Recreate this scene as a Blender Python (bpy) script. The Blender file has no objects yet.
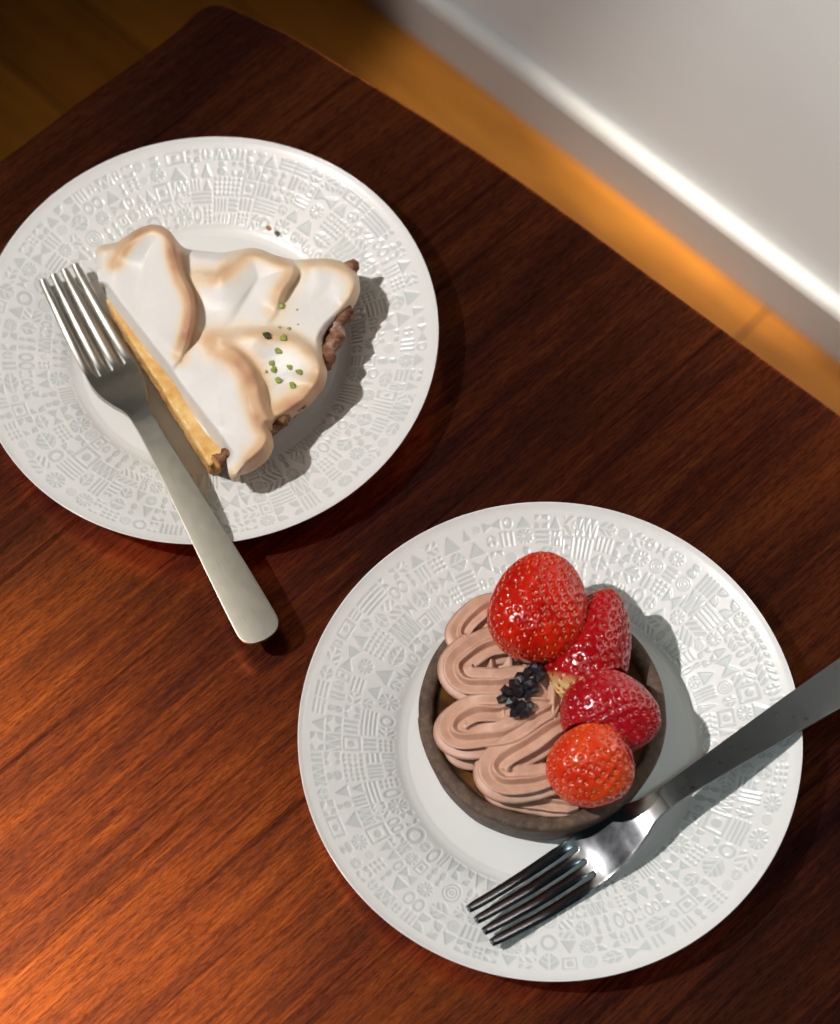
import bpy, bmesh, math, random
import numpy as np
from mathutils import Matrix, Vector

C = bpy.context.scene
COL = C.collection
random.seed(7)
rng = np.random.default_rng(11)

def s2l(c):
    return tuple(((v / 255) / 12.92) if v / 255 <= .04045 else (((v / 255) + .055) / 1.055) ** 2.4 for v in c)

# ------------------------------------------------------------------ camera, world, lights
F_PX, PITCH, ROLL, CAM_H = 2265.674, 0.4292323, -0.0373985, 0.7874649
cp, sp, cr, sr = math.cos(PITCH), math.sin(PITCH), math.cos(ROLL), math.sin(ROLL)
ROT = np.array([[1, 0, 0], [0, cp, -sp], [0, sp, cp]]) @ np.array([[cr, -sr, 0], [sr, cr, 0], [0, 0, 1]])

def P(px, py, z=0.0):
    """world point at height z seen at photo pixel (px, py); arrays allowed"""
    px, py, z = np.broadcast_arrays(np.asarray(px, float), np.asarray(py, float), np.asarray(z, float))
    d = np.stack([px - 420, -(py - 512), np.full(px.shape, -F_PX)], -1) @ ROT.T
    t = (z - CAM_H) / d[..., 2]
    return np.stack([d[..., 0] * t, d[..., 1] * t, z], -1)

cam_d = bpy.data.cameras.new('camera'); cam = bpy.data.objects.new('camera', cam_d); COL.objects.link(cam)
m = Matrix(ROT.tolist()).to_4x4(); m.translation = (0, 0, CAM_H); cam.matrix_world = m
cam_d.sensor_fit = 'AUTO'; cam_d.sensor_width = 36; cam_d.lens = F_PX / 1024 * 36
cam_d.clip_start = .01
cam_d.dof.use_dof = True; cam_d.dof.focus_distance = .825; cam_d.dof.aperture_fstop = 10
C.camera = cam
C.view_settings.view_transform = 'Standard'; C.view_settings.look = 'None'
C.view_settings.exposure = 0.0; C.view_settings.gamma = 1.0; C.view_settings.use_curve_mapping = False

world = bpy.data.worlds.new('world'); C.world = world; world.use_nodes = True
wn = world.node_tree; wn.nodes.clear()
wo = wn.nodes.new('ShaderNodeOutputWorld'); wb = wn.nodes.new('ShaderNodeBackground')
wt = wn.nodes.new('ShaderNodeTexCoord'); wnz = wn.nodes.new('ShaderNodeTexNoise'); wr = wn.nodes.new('ShaderNodeValToRGB')
wnz.inputs['Scale'].default_value = 1.6; wnz.inputs['Detail'].default_value = 1.0
wn.links.new(wt.outputs['Generated'], wnz.inputs['Vector']); wn.links.new(wnz.outputs['Fac'], wr.inputs['Fac'])
wr.color_ramp.elements[0].position = .35; wr.color_ramp.elements[0].color = (.04, .085, .11, 1)
wr.color_ramp.elements[1].position = .68; wr.color_ramp.elements[1].color = (.19, .34, .42, 1)
wsx = wn.nodes.new('ShaderNodeSeparateXYZ'); wn.links.new(wt.outputs['Generated'], wsx.inputs[0])
wmr = wn.nodes.new('ShaderNodeMapRange'); wmr.interpolation_type = 'SMOOTHSTEP'; wn.links.new(wsx.outputs['Z'], wmr.inputs['Value'])
wmr.inputs['From Min'].default_value = .50; wmr.inputs['From Max'].default_value = .82; wmr.inputs['To Min'].default_value = 1.0; wmr.inputs['To Max'].default_value = .45
wm = wn.nodes.new('ShaderNodeVectorMath'); wm.operation = 'SCALE'; wn.links.new(wr.outputs['Color'], wm.inputs[0]); wn.links.new(wmr.outputs['Result'], wm.inputs['Scale'])
wn.links.new(wm.outputs['Vector'], wb.inputs['Color']); wb.inputs['Strength'].default_value = .10
wn.links.new(wb.outputs['Background'], wo.inputs['Surface'])

def spot(name, loc, direction, half, watts, color, blend, radius):
    d = bpy.data.lights.new(name, 'SPOT'); o = bpy.data.objects.new(name, d); COL.objects.link(o)
    o.location = loc; o.rotation_euler = Vector(direction).to_track_quat('-Z', 'Y').to_euler()
    d.energy = watts; d.color = color; d.spot_size = 2 * half; d.spot_blend = blend; d.shadow_soft_size = radius
    return o

def ang(a, b):
    a = np.array(a, float); b = np.array(b, float)
    return math.acos(a @ b / np.linalg.norm(a) / np.linalg.norm(b))

KEY = (-1.1, .2, 1.9)
spot('ceiling_spot_key', KEY, (.751, .146, -1), ang((.751, .146, -1), (.408, .352, -1)), 160, (1, .962, .94), .1, .022)
wl = bpy.data.lights.new('added_warm_disk', 'AREA'); wlo = bpy.data.objects.new('added_warm_disk', wl); COL.objects.link(wlo)  # unseen warm disk, added so its reflection makes the near-left wood glow
wlo.location = (-.56, .46, 1.5); wl.shape = 'DISK'; wl.size = .85; wl.energy = .46; wl.color = (1, .86, .66); wl.spread = math.radians(80)
wlo.rotation_euler = Vector((.43, -.22, -1.5)).to_track_quat('-Z', 'Y').to_euler()
COOL = Vector((.10, -.35, 1.9))
spot('ceiling_spot_cool', COOL, Vector((.115, .215, 0)) - COOL, .072, 16, (.66, .95, 1), .6, .04)
def edge_spot(name, loc, a, c, inner, half, watts, color, blend):
    """a spot whose lit circle passes through points a and c, with inner on its lit side"""
    L_ = np.array(loc); ua, uc, ui = [(np.array(q) - L_) / np.linalg.norm(np.array(q) - L_) for q in (a, c, inner)]
    mid = ua + uc; mid /= np.linalg.norm(mid); ns = np.cross(ua, uc); ns /= np.linalg.norm(ns)
    if ns @ ui < 0: ns = -ns
    ax = mid * math.cos(half) + ns * math.sin(half)
    return spot(name, loc, ax.tolist(), math.acos(ax @ ua), watts, color, blend, .03)
edge_spot('added_spot_wall_edge', (.75, .05, 1.3), (.230, .873, -.73), (.158, .987, -.516), (.45, .69, -.6), .13, 470, (1, .93, .84), .06)  # added lamp; its cone edge stands in for the wall's shadow line
edge_spot('added_spot_floor_band', (-1.0, .9, 1.6), (-.326, 1.07, -.73), (-.222, 1.165, -.73), (-.15, .95, -.73), .14, 4, (1, .8, .6), .15)  # weak added lamp: lights a floor band, cone edge leaves the far corner dark

# ------------------------------------------------------------------ helpers
def mat(name):
    m = bpy.data.materials.new(name); m.use_nodes = True
    nt = m.node_tree; return m, nt, nt.nodes['Principled BSDF']

def node(nt, t, **kw):
    n = nt.nodes.new(t)
    for k, v in kw.items():
        if k in n.inputs: n.inputs[k].default_value = v
        else: setattr(n, k, v)
    return n

def ramp(nt, src, stops):
    r = nt.nodes.new('ShaderNodeValToRGB'); nt.links.new(src, r.inputs['Fac'])
    els = r.color_ramp.elements
    while len(els) < len(stops): els.new(.5)
    for e, (p, c) in zip(els, stops):
        e.position = p; e.color = (*c, 1) if len(c) == 3 else c
    return r.outputs['Color']

def mix(nt, fac, a, b, mode='MIX'):
    n = nt.nodes.new('ShaderNodeMix'); n.data_type = 'RGBA'; n.blend_type = mode
    for sock, v in ((n.inputs[0], fac), (n.inputs[6], a), (n.inputs[7], b)):
        if hasattr(v, 'is_output'): nt.links.new(v, sock)
        else: sock.default_value = v if not isinstance(v, tuple) or len(v) != 3 else (*v, 1)
    return n.outputs[2]

def bump(nt, bsdf, h, strength, dist=.001):
    b = node(nt, 'ShaderNodeBump', Strength=strength, Distance=dist)
    nt.links.new(h, b.inputs['Height']); nt.links.new(b.outputs['Normal'], bsdf.inputs['Normal'])

def attr(nt, name):
    a = nt.nodes.new('ShaderNodeAttribute'); a.attribute_name = name; return a.outputs['Fac']

def noise(nt, vec, scale, detail=4, rough=.55, **k):
    n = node(nt, 'ShaderNodeTexNoise', Scale=scale, Detail=detail, Roughness=rough, **k)
    if vec is not None: nt.links.new(vec, n.inputs['Vector'])
    return n.outputs['Fac']

def objvec(nt, scale=(1, 1, 1), rot=(0, 0, 0), loc=(0, 0, 0)):
    t = nt.nodes.new('ShaderNodeTexCoord'); mp = node(nt, 'ShaderNodeMapping')
    mp.inputs['Scale'].default_value = scale; mp.inputs['Rotation'].default_value = rot; mp.inputs['Location'].default_value = loc
    nt.links.new(t.outputs['Object'], mp.inputs['Vector']); return mp.outputs['Vector']

def tag(o, label=None, cat=None, group=None, kind=None):
    for k, v in (('label', label), ('category', cat), ('group', group), ('kind', kind)):
        if v: o[k] = v
    return o

def empty(name, loc, label, cat, group=None, rz=0):
    o = bpy.data.objects.new(name, None); COL.objects.link(o); o.location = loc; o.rotation_euler = (0, 0, rz)
    o.empty_display_size = .02
    return tag(o, label, cat, group)

def mesh_obj(name, verts, faces, material, parent=None, attrs=None, smooth=True, origin=(0, 0, 0), fmat=None):
    """verts in world coordinates; stored relative to origin (or to the parent's place)"""
    v = np.asarray(verts, float)
    if parent is not None: origin = tuple(parent.location)
    v = v - np.array(origin)
    me = bpy.data.meshes.new(name)
    me.from_pydata(v.tolist(), [], [tuple(int(i) for i in f) for f in faces])
    mats = material if isinstance(material, (list, tuple)) else [material]
    for mm in mats: me.materials.append(mm)
    if fmat is not None: me.polygons.foreach_set('material_index', np.asarray(fmat, np.int32))
    if smooth: me.polygons.foreach_set('use_smooth', np.ones(len(me.polygons), bool))
    for k, a in (attrs or {}).items():
        at = me.attributes.new(k, 'FLOAT', 'POINT'); at.data.foreach_set('value', np.asarray(a, np.float32))
    me.update()
    o = bpy.data.objects.new(name, me); COL.objects.link(o)
    if parent is not None: o.parent = parent
    else: o.location = origin
    return o

def grid_faces(n, mcols, wrap=False, off=0, flip=False):
    i = np.arange(n - 1)[:, None]; jn = mcols if wrap else mcols - 1
    j = np.arange(jn)[None]; k = (j + 1) % mcols
    f = np.stack(np.broadcast_arrays(i * mcols + j, i * mcols + k, (i + 1) * mcols + k, (i + 1) * mcols + j), -1).reshape(-1, 4) + off
    return f[:, ::-1] if flip else f

def catmull(pts, n):
    p = np.asarray(pts, float); p = np.vstack([2 * p[0] - p[1], p, 2 * p[-1] - p[-2]])
    out = []; segs = len(p) - 3
    for s in np.linspace(0, segs - 1e-9, n):
        i = int(s); t = s - i; a, b, c, d = p[i:i + 4]
        out.append(.5 * ((2 * b) + (c - a) * t + (2 * a - 5 * b + 4 * c - d) * t * t + (3 * b - a - 3 * c + d) * t ** 3))
    return np.array(out)

def resample(pts, n, closed=False):
    p = np.asarray(pts, float)
    if closed: p = np.vstack([p, p[:1]])
    s = np.r_[0, np.cumsum(np.linalg.norm(np.diff(p, axis=0), axis=1))]
    t = np.linspace(0, s[-1], n + 1)[:-1] if closed else np.linspace(0, s[-1], n)
    return np.stack([np.interp(t, s, p[:, k]) for k in range(p.shape[1])], 1)

def sstep(a, b, x):
    t = np.clip((x - a) / (b - a), 0, 1); return t * t * (3 - 2 * t)

_nt = rng.random((64, 64))
def vnoise(x, y):
    x = np.asarray(x, float) % 64; y = np.asarray(y, float) % 64
    i = np.floor(x).astype(int); j = np.floor(y).astype(int); u = x - i; v = y - j
    u = u * u * (3 - 2 * u); v = v * v * (3 - 2 * v); g = lambda a, b: _nt[a % 64, b % 64]
    return (g(i, j) * (1 - u) + g(i + 1, j) * u) * (1 - v) + (g(i, j + 1) * (1 - u) + g(i + 1, j + 1) * u) * v

# ------------------------------------------------------------------ materials
def wood_table():
    m, nt, b = mat('dark_teak')
    v = objvec(nt, (1.0, 1, 1))
    def stretched(sx, sy, det, ro=.6, loc=(0, 0, 0)):
        return noise(nt, objvec(nt, (sx, sy, sx), loc=loc), 1.0, det, ro)
    g1 = stretched(3.0, 22, 4, .55); g2 = stretched(12, 150, 6, .72, (3, 1, 0)); g3 = stretched(40, 900, 3, .6, (1, 7, 0))
    g4 = stretched(1.6, 9, 2, .5, (9, 2, 0))
    a = ramp(nt, g1, [(.30, (0, 0, 0)), (.70, (1, 1, 1))])
    c = mix(nt, .45, a, ramp(nt, g2, [(.32, (0, 0, 0)), (.68, (1, 1, 1))]))
    c = mix(nt, .22, c, ramp(nt, g3, [(.30, (0, 0, 0)), (.70, (1, 1, 1))]))
    base = ramp(nt, c, [(.08, s2l((22, 8, 14))), (.42, s2l((38, 14, 21))), (.9, s2l((52, 20, 27)))])
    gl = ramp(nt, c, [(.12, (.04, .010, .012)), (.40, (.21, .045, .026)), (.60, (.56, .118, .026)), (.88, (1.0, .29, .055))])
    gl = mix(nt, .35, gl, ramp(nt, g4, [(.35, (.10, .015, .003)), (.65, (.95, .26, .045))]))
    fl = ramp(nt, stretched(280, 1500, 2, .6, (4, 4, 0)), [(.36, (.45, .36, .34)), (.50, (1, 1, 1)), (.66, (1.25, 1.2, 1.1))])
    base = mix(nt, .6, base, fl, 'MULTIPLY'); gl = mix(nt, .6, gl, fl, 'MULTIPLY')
    streak = ramp(nt, stretched(5, 330, 3, .6, (2, 5, 0)), [(.30, (.35, .3, .3)), (.40, (1, 1, 1))])
    base = mix(nt, .8, base, streak, 'MULTIPLY'); gl = mix(nt, .8, gl, streak, 'MULTIPLY')
    nt.links.new(base, b.inputs['Base Color']); b.inputs['Roughness'].default_value = .42
    b.inputs['Specular IOR Level'].default_value = .3
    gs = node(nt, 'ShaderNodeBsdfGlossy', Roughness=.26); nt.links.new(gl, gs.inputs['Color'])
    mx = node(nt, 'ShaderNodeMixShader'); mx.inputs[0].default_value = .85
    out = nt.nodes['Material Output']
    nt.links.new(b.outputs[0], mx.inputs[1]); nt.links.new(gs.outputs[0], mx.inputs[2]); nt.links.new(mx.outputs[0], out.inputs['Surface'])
    return m

def plate_mat():
    m, nt, b = mat('white_glaze')
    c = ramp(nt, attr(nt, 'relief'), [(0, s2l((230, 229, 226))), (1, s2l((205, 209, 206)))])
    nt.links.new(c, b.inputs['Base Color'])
    b.inputs['Roughness'].default_value = .34; b.inputs['Specular IOR Level'].default_value = .5
    b.inputs['Coat Weight'].default_value = .25; b.inputs['Coat Roughness'].default_value = .12
    return m

def floor_mat():
    m, nt, b = mat('oak_floor')
    v = objvec(nt, (1, 1, 1))
    br = node(nt, 'ShaderNodeTexBrick', Scale=1.0); nt.links.new(v, br.inputs['Vector'])
    br.inputs['Brick Width'].default_value = .8; br.inputs['Row Height'].default_value = .085; br.inputs['Mortar Size'].default_value = .0012
    br.inputs['Color1'].default_value = (*s2l((206, 134, 44)), 1); br.inputs['Color2'].default_value = (*s2l((172, 104, 32)), 1)
    br.inputs['Mortar'].default_value = (*s2l((70, 40, 15)), 1)
    n = noise(nt, objvec(nt, (5, 60, 5)), 1, 5, .6); n2 = noise(nt, objvec(nt, (9, 14, 9)), 1, 3)
    c = mix(nt, .7, br.outputs['Color'], ramp(nt, n, [(.3, (.55, .5, .45)), (.7, (1.15, 1.12, 1.05))]), 'MULTIPLY')
    c = mix(nt, .6, c, ramp(nt, n2, [(.3, (.6, .55, .5)), (.6, (1.05, 1.05, 1))]), 'MULTIPLY')
    nt.links.new(c, b.inputs['Base Color']); b.inputs['Roughness'].default_value = .38
    return m

def plain(name, rgb, rough, nscale=60, amt=.1, bumpy=0, spec=.5):
    m, nt, b = mat(name)
    n = noise(nt, objvec(nt), nscale, 4)
    c = mix(nt, amt, s2l(rgb), ramp(nt, n, [(.3, tuple(x * .4 for x in s2l(rgb))), (.7, tuple(min(1, x * 1.5) for x in s2l(rgb)))]))
    nt.links.new(c, b.inputs['Base Color']); b.inputs['Roughness'].default_value = rough; b.inputs['Specular IOR Level'].default_value = spec
    if bumpy: bump(nt, b, n, bumpy)
    return m

def metal(name, rgb, rough, brushed):
    m, nt, b = mat(name)
    b.inputs['Metallic'].default_value = 1; b.inputs['Base Color'].default_value = (*s2l(rgb), 1)
    n = noise(nt, objvec(nt, (60, 1400, 1400)), 1, 2)
    n2 = noise(nt, objvec(nt, (300, 300, 300)), 1, 3)
    r = node(nt, 'ShaderNodeMapRange'); nt.links.new(n2, r.inputs['Value'])
    r.inputs['To Min'].default_value = rough - .06; r.inputs['To Max'].default_value = rough + .08
    nt.links.new(r.outputs['Result'], b.inputs['Roughness'])
    if brushed: bump(nt, b, n, brushed, .0001)
    return m

M_TABLE = wood_table(); M_PLATE = plate_mat(); M_FLOOR = floor_mat()
M_WALL = plain('wall_paint', (221, 223, 223), .7, 8, .06)
M_BASE = plain('baseboard_paint', (194, 192, 188), .45, 12, .06)
M_LEG = plain('dark_teak_leg', (54, 24, 20), .45, 40, .3)
M_SATIN = metal('satin_steel', (174, 170, 158), .41, .2)
M_SEMI = metal('buffed_steel', (184, 181, 171), .37, .05)
M_GREY = metal('grey_steel', (124, 126, 126), .29, .05)
M_POLISH = metal('polished_steel', (120, 121, 124), .22, .0)

# ------------------------------------------------------------------ setting
FL = -.73
w0 = P(400, 10, FL)[:2]; w1 = P(840, 346, FL)[:2]
wd = (w1 - w0) / np.linalg.norm(w1 - w0); wn_ = np.array([wd[1], -wd[0]])
if wn_ @ (np.array([0, 0]) - w0) < 0: wn_ = -wn_          # towards the table
wang = math.atan2(wd[1], wd[0])

def box_mesh(name, a0, a1, b0, b1, z0, z1, material, bev=0):
    """box in the wall's frame: a along the wall, b out from it"""
    bm = bmesh.new()
    bmesh.ops.create_cube(bm, size=1)
    for v in bm.verts:
        v.co = Vector((a0 + (v.co.x + .5) * (a1 - a0), b0 + (v.co.y + .5) * (b1 - b0), z0 + (v.co.z + .5) * (z1 - z0)))
    if bev: bmesh.ops.bevel(bm, geom=bm.edges[:], offset=bev, segments=3, affect='EDGES')
    me = bpy.data.meshes.new(name); bm.to_mesh(me); bm.free(); me.materials.append(material)
    o = bpy.data.objects.new(name, me); COL.objects.link(o)
    o.location = (w0[0], w0[1], FL)
    # local y must point out of the wall
    ydir = np.array([-wd[1], wd[0]]); flip = ydir @ wn_ < 0
    o.rotation_euler = (0, 0, wang + (math.pi if flip else 0))
    o['kind'] = 'structure'
    return o
box_mesh('floor', -2.6, 2.6, -.12, 3.6, -.05, 0, M_FLOOR)
box_mesh('wall_back', -2.6, 2.6, -.12, -.0005, 0.0, 2.7, M_WALL)
box_mesh('baseboard_back', -2.6, 2.6, 0, .013, 0.0, .062, M_BASE, .003)

# table: outline traced on the table plane, the two unseen sides mirrored
edge_l = P(*np.array([(0, 160.7), (71, 107), (143, 56), (180, 28)]).T)[:, :2]
edge_r = P(*np.array([(248, 15), (290, 34), (343.6, 66), (440, 126), (540, 194), (680, 297), (840, 414)]).T)[:, :2]
corner = P(*np.array([(194, 13), (206, 4), (217, 2), (230, 6)]).T)[:, :2]
dl = edge_l[0] - edge_l[-1]; dl /= np.linalg.norm(dl)
dr = edge_r[-1] - edge_r[-2]; dr /= np.linalg.norm(dr)
dr2 = np.array([math.cos(math.radians(-46)), math.sin(math.radians(-46))])
half = np.vstack([edge_l[0] + dl * .70, edge_l[0] + dl * .35, edge_l, corner, edge_r, edge_r[-1] + dr * .10])
# point symmetric outline: the centre is half way between the two loose ends
ctr_end = edge_r[-1] + dr * .10 + dr2 * .12
half = np.vstack([half, ctr_end])
center = (half[0] + ctr_end) / 2 + 0
oth = 2 * center - half
outline = np.vstack([half[:-1], oth[:-1]])
def smooth_closed(p, n):
    q = resample(p, n, True)
    for _ in range(n // 170): q = .25 * np.roll(q, 1, 0) + .5 * q + .25 * np.roll(q, -1, 0)
    return q
outline = smooth_closed(catmull(np.vstack([outline, outline[:1]]), 1600)[:-1], 900)
tang = math.atan2(-dl[1], -dl[0])
tbl = empty('table', (center[0], center[1], FL), 'dark reddish brown wooden table with a rounded corner, carrying both plates', 'table', rz=tang)
def table_local(v):
    v = np.asarray(v, float) - np.array([center[0], center[1], FL]); c_, s_ = math.cos(-tang), math.sin(-tang)
    return np.stack([v[:, 0] * c_ - v[:, 1] * s_, v[:, 0] * s_ + v[:, 1] * c_, v[:, 2]], 1)
nrm = np.roll(outline, -1, 0) - np.roll(outline, 1, 0); nrm = np.stack([nrm[:, 1], -nrm[:, 0]], 1); nrm /= np.linalg.norm(nrm, axis=1)[:, None]
if np.sum(nrm * (outline - center)) < 0: nrm = -nrm
prof = [(-.0014, 0)] + [(-.0014 + .0014 * math.sin(a), -.0014 + .0014 * math.cos(a)) for a in np.linspace(0, math.pi / 2, 6)[1:]] + \
       [(0, -.018)] + [(-.006 + .006 * math.cos(a), -.018 - .006 * math.sin(a)) for a in np.linspace(0, math.pi / 2, 5)[1:]]
V = []; 
for off, z in prof: V.append(np.column_stack([outline + nrm * off, np.full(len(outline), z)]))
V = np.vstack(V); n_ = len(outline); Fc = grid_faces(len(prof), n_, True).tolist()
Fc.append(list(range(n_))); Fc.append(list(range((len(prof) - 1) * n_, len(prof) * n_))[::-1])
def child_mesh(name, v, f, mm, parent, smooth=True):
    me = bpy.data.meshes.new(name); me.from_pydata(np.asarray(v).tolist(), [], [tuple(int(i) for i in q) for q in f]); me.materials.append(mm)
    bm = bmesh.new(); bm.from_mesh(me); bmesh.ops.recalc_face_normals(bm, faces=bm.faces[:]); bm.to_mesh(me); bm.free()
    if smooth:
        me.polygons.foreach_set('use_smooth', [len(p.vertices) < 5 for p in me.polygons])
    o = bpy.data.objects.new(name, me); COL.objects.link(o); o.parent = parent; return o
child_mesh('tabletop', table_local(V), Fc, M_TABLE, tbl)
lo = table_local(np.column_stack([outline, np.zeros(n_)])); hx = np.abs(lo[:, 0]).max(); hy = np.abs(lo[:, 1]).max()
for sx in (-1, 1):
    for sy in (-1, 1):
        vv = []; k = 20
        for t in np.linspace(0, 1, 8):
            r = .014 + .010 * t; z = t * .706
            cx, cy = sx * (hx - .15 - .03 * t), sy * (hy - .13 - .03 * t)
            vv += [(cx + r * math.cos(a), cy + r * math.sin(a), z) for a in np.arange(k) * 2 * math.pi / k]
        ff = grid_faces(8, k, True).tolist() + [list(range(k)), list(range(7 * k, 8 * k))]
        child_mesh('leg', vv, ff, M_LEG, tbl)
def rect_ring(x, y, t, z0, z1):
    vs = []; 
    for (a, b) in ((x, y), (x - t, y - t)):
        for z in (z0, z1): vs += [(-a, -b, z), (a, -b, z), (a, b, z), (-a, b, z)]
    f = []
    for i in range(4):
        j = (i + 1) % 4
        f += [(i, j, 4 + j, 4 + i), (8 + i, 8 + j, 12 + j, 12 + i), (i, j, 8 + j, 8 + i), (4 + i, 4 + j, 12 + j, 12 + i)]
    return vs, f
rv, rf = rect_ring(hx - .14, hy - .12, .02, .64, .706)
child_mesh('apron', rv, rf, M_LEG, tbl, smooth=False)

# ------------------------------------------------------------------ plates with an embossed folk pattern band
R_IN, R_OUT = .0555, .0862
RES = .0002
BW = int(2 * math.pi * .072 / RES); BH = int((R_OUT - R_IN) / RES)
def relief_raster():
    img = np.zeros((BH, BW))
    def put(fn, s0, w, t0, h):
        gap = .0003
        ii = np.arange(int((t0 + gap) / RES), min(BH, int((t0 + h - gap) / RES))); jj = np.arange(int((s0 + gap) / RES), int((s0 + w - gap) / RES))
        Y, X = np.meshgrid(ii * RES - t0 - h / 2, jj * RES - s0 - w / 2, indexing='ij')
        m_ = fn(X, Y, w - 2 * gap, h - 2 * gap)
        img[ii[:, None], jj[None] % BW] = np.maximum(img[ii[:, None], jj[None] % BW], m_)
    E = .00028
    inside = lambda d: np.clip(.5 - d / E, 0, 1)                 # d < 0 is sunk
    line = lambda d, t: inside(np.abs(d) - t / 2)
    def rings(X, Y, w, h):
        n = max(1, round(w / h * 1.35)); cw = w / n; k = np.clip(np.floor((X + w / 2) / cw), 0, n - 1)
        d = np.hypot((X + w / 2 - (k + .5) * cw) / cw, Y / h); return np.clip((inside((d - .46) * cw) - inside((d - .27) * cw)), 0, 1)
    def rosette(X, Y, w, h):
        r = np.hypot(X, Y); a = np.arctan2(Y, X); R0 = min(w, h) / 2; n = 8
        pet = R0 * (.38 + .6 * np.abs(np.cos(n / 2 * a)) ** .7)
        return inside(r - pet) * (1 - inside(r - R0 * .22)) * (1 - inside(np.abs(np.sin(n / 2 * a)) * -1 * 1 * r * .3 + .25 * r * .3 + 1))
    def star(X, Y, w, h):
        r = np.hypot(X, Y); a = np.arctan2(Y, X); R0 = min(w, h) / 2
        return inside(r - R0) * inside(R0 * .2 - r) * inside((.42 - np.abs(np.sin(5 * a))) * r * .28)
    def bars(X, Y, w, h):
        n = max(2, round(w / .0017)); c = (X / w + .5) * n; return inside((np.abs(c - np.floor(c) - .5) - .27) * w / n) * inside(np.abs(Y) - h / 2)
    def hbars(X, Y, w, h):
        n = max(2, round(h / .0017)); c = (Y / h + .5) * n; return inside((np.abs(c - np.floor(c) - .5) - .27) * h / n) * inside(np.abs(X) - w / 2)
    def zig(X, Y, w, h):
        n = max(2, round(w / .0026)); c = (X / w + .5) * n; tri = np.abs(c - np.floor(c) - .5) * 2
        d = Y / h + .5 - tri; return np.maximum(inside((.16 - d) * h * .5) , inside((d + .16) * h * .5))
    def leaf(X, Y, w, h):
        a, b = (w, h) if w >= h else (h, w); U, Vv = (X, Y) if w >= h else (Y, X)
        e = b / 2 * np.clip(1 - (2 * U / a) ** 2, 0, 1)
        mid = np.abs(Vv) - .00030; ribs = np.abs(((U + np.abs(Vv) * .8) / .0024) % 1 - .5) * .0024 - .0003
        return inside(np.abs(Vv) - e) * (1 - inside(mid)) * (1 - inside(.00045 - ribs * 1.0 - .0003) * .0) * (1 - inside(-(ribs) - .0005) * .0) * np.where(ribs > 0, 1, .25)
    def square(X, Y, w, h):
        d = np.maximum(np.abs(X) / w, np.abs(Y) / h) * min(w, h)
        m0 = min(w, h); return np.maximum(inside(d - m0 * .5) - inside(d - m0 * .36), inside(np.hypot(X, Y) - m0 * .22))
    def dots(X, Y, w, h):
        s = .0019; nx = max(1, round(w / s)); ny = max(1, round(h / s))
        cx = (X / w + .5) * nx; cy = (Y / h + .5) * ny
        return inside((np.hypot(cx - np.floor(cx) - .5, cy - np.floor(cy) - .5) - .36) * s)
    def bow(X, Y, w, h):
        return inside((np.abs(Y) / h - np.abs(X) / w * .85 - .03) * h) * inside(np.abs(X) - w / 2)
    def quad(X, Y, w, h):
        d = np.hypot(np.abs(X) - w / 2, np.abs(Y) - h / 2); return inside(d - min(w, h) * .46)
    def spiral(X, Y, w, h):
        r = np.hypot(X, Y); R0 = min(w, h) / 2; c = r / R0 * 3; return inside((np.abs(c % 1 - .5) - .25) * R0 / 3) * inside(r - R0)
    def tris(X, Y, w, h):
        n = max(1, round(w / h)); c = (X / w + .5) * n; u = np.abs(c - np.floor(c) - .5) * 2
        return inside((u + Y / h + .5 - .9) * h * .5)
    def frond(X, Y, w, h):
        c = ((X + np.abs(Y) * .8) / .0026) % 1; return inside((np.abs(c - .5) - .27) * .0026) * (1 - inside(np.abs(Y) - .0004))
    def cells(X, Y, w, h):
        n = max(1, round(w / .0045)); c = (X / w + .5) * n; u = c - np.floor(c) - .5
        return np.maximum(inside((np.hypot(u * 1.0, Y / h * .9 + .22) - .26) * h * .7), inside((np.hypot(u, Y / h * .9 - .25) - .2) * h * .7))
    fns = [rings, rosette2 := star, bars, zig, leaf, square, dots, bow, quad, spiral, tris, frond, cells, hbars, star, leaf, tris, bars, quad]
    bandh = R_OUT - R_IN; total = BW * RES
    s = 0; last = None
    while s < total - .004:
        W = float(rng.uniform(.006, .012)); W = min(W, total - s) if total - s - W > .008 else total - s
        rows = [[.2, .22, .2, .2, .18], [.22, .30, .24, .24], [.2, .18, .24, .2, .18], [.26, .18, .18, .2, .18], [.28, .2, .28, .24], [.16, .2, .28, .2, .16]][rng.integers(6)]
        t = 0
        for rfrac in rows:
            h = rfrac * bandh; x = s
            while x < s + W - .002:
                w = float(np.clip(h * rng.choice([.6, .8, 1.0, 1.2]), .0035, W)); 
                if s + W - x - w < .004: w = s + W - x
                f = fns[rng.integers(len(fns))]
                while f is last: f = fns[rng.integers(len(fns))]
                last = f; put(f, x, w, t, h); x += w
            t += h
        s += W
    return img

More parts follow.
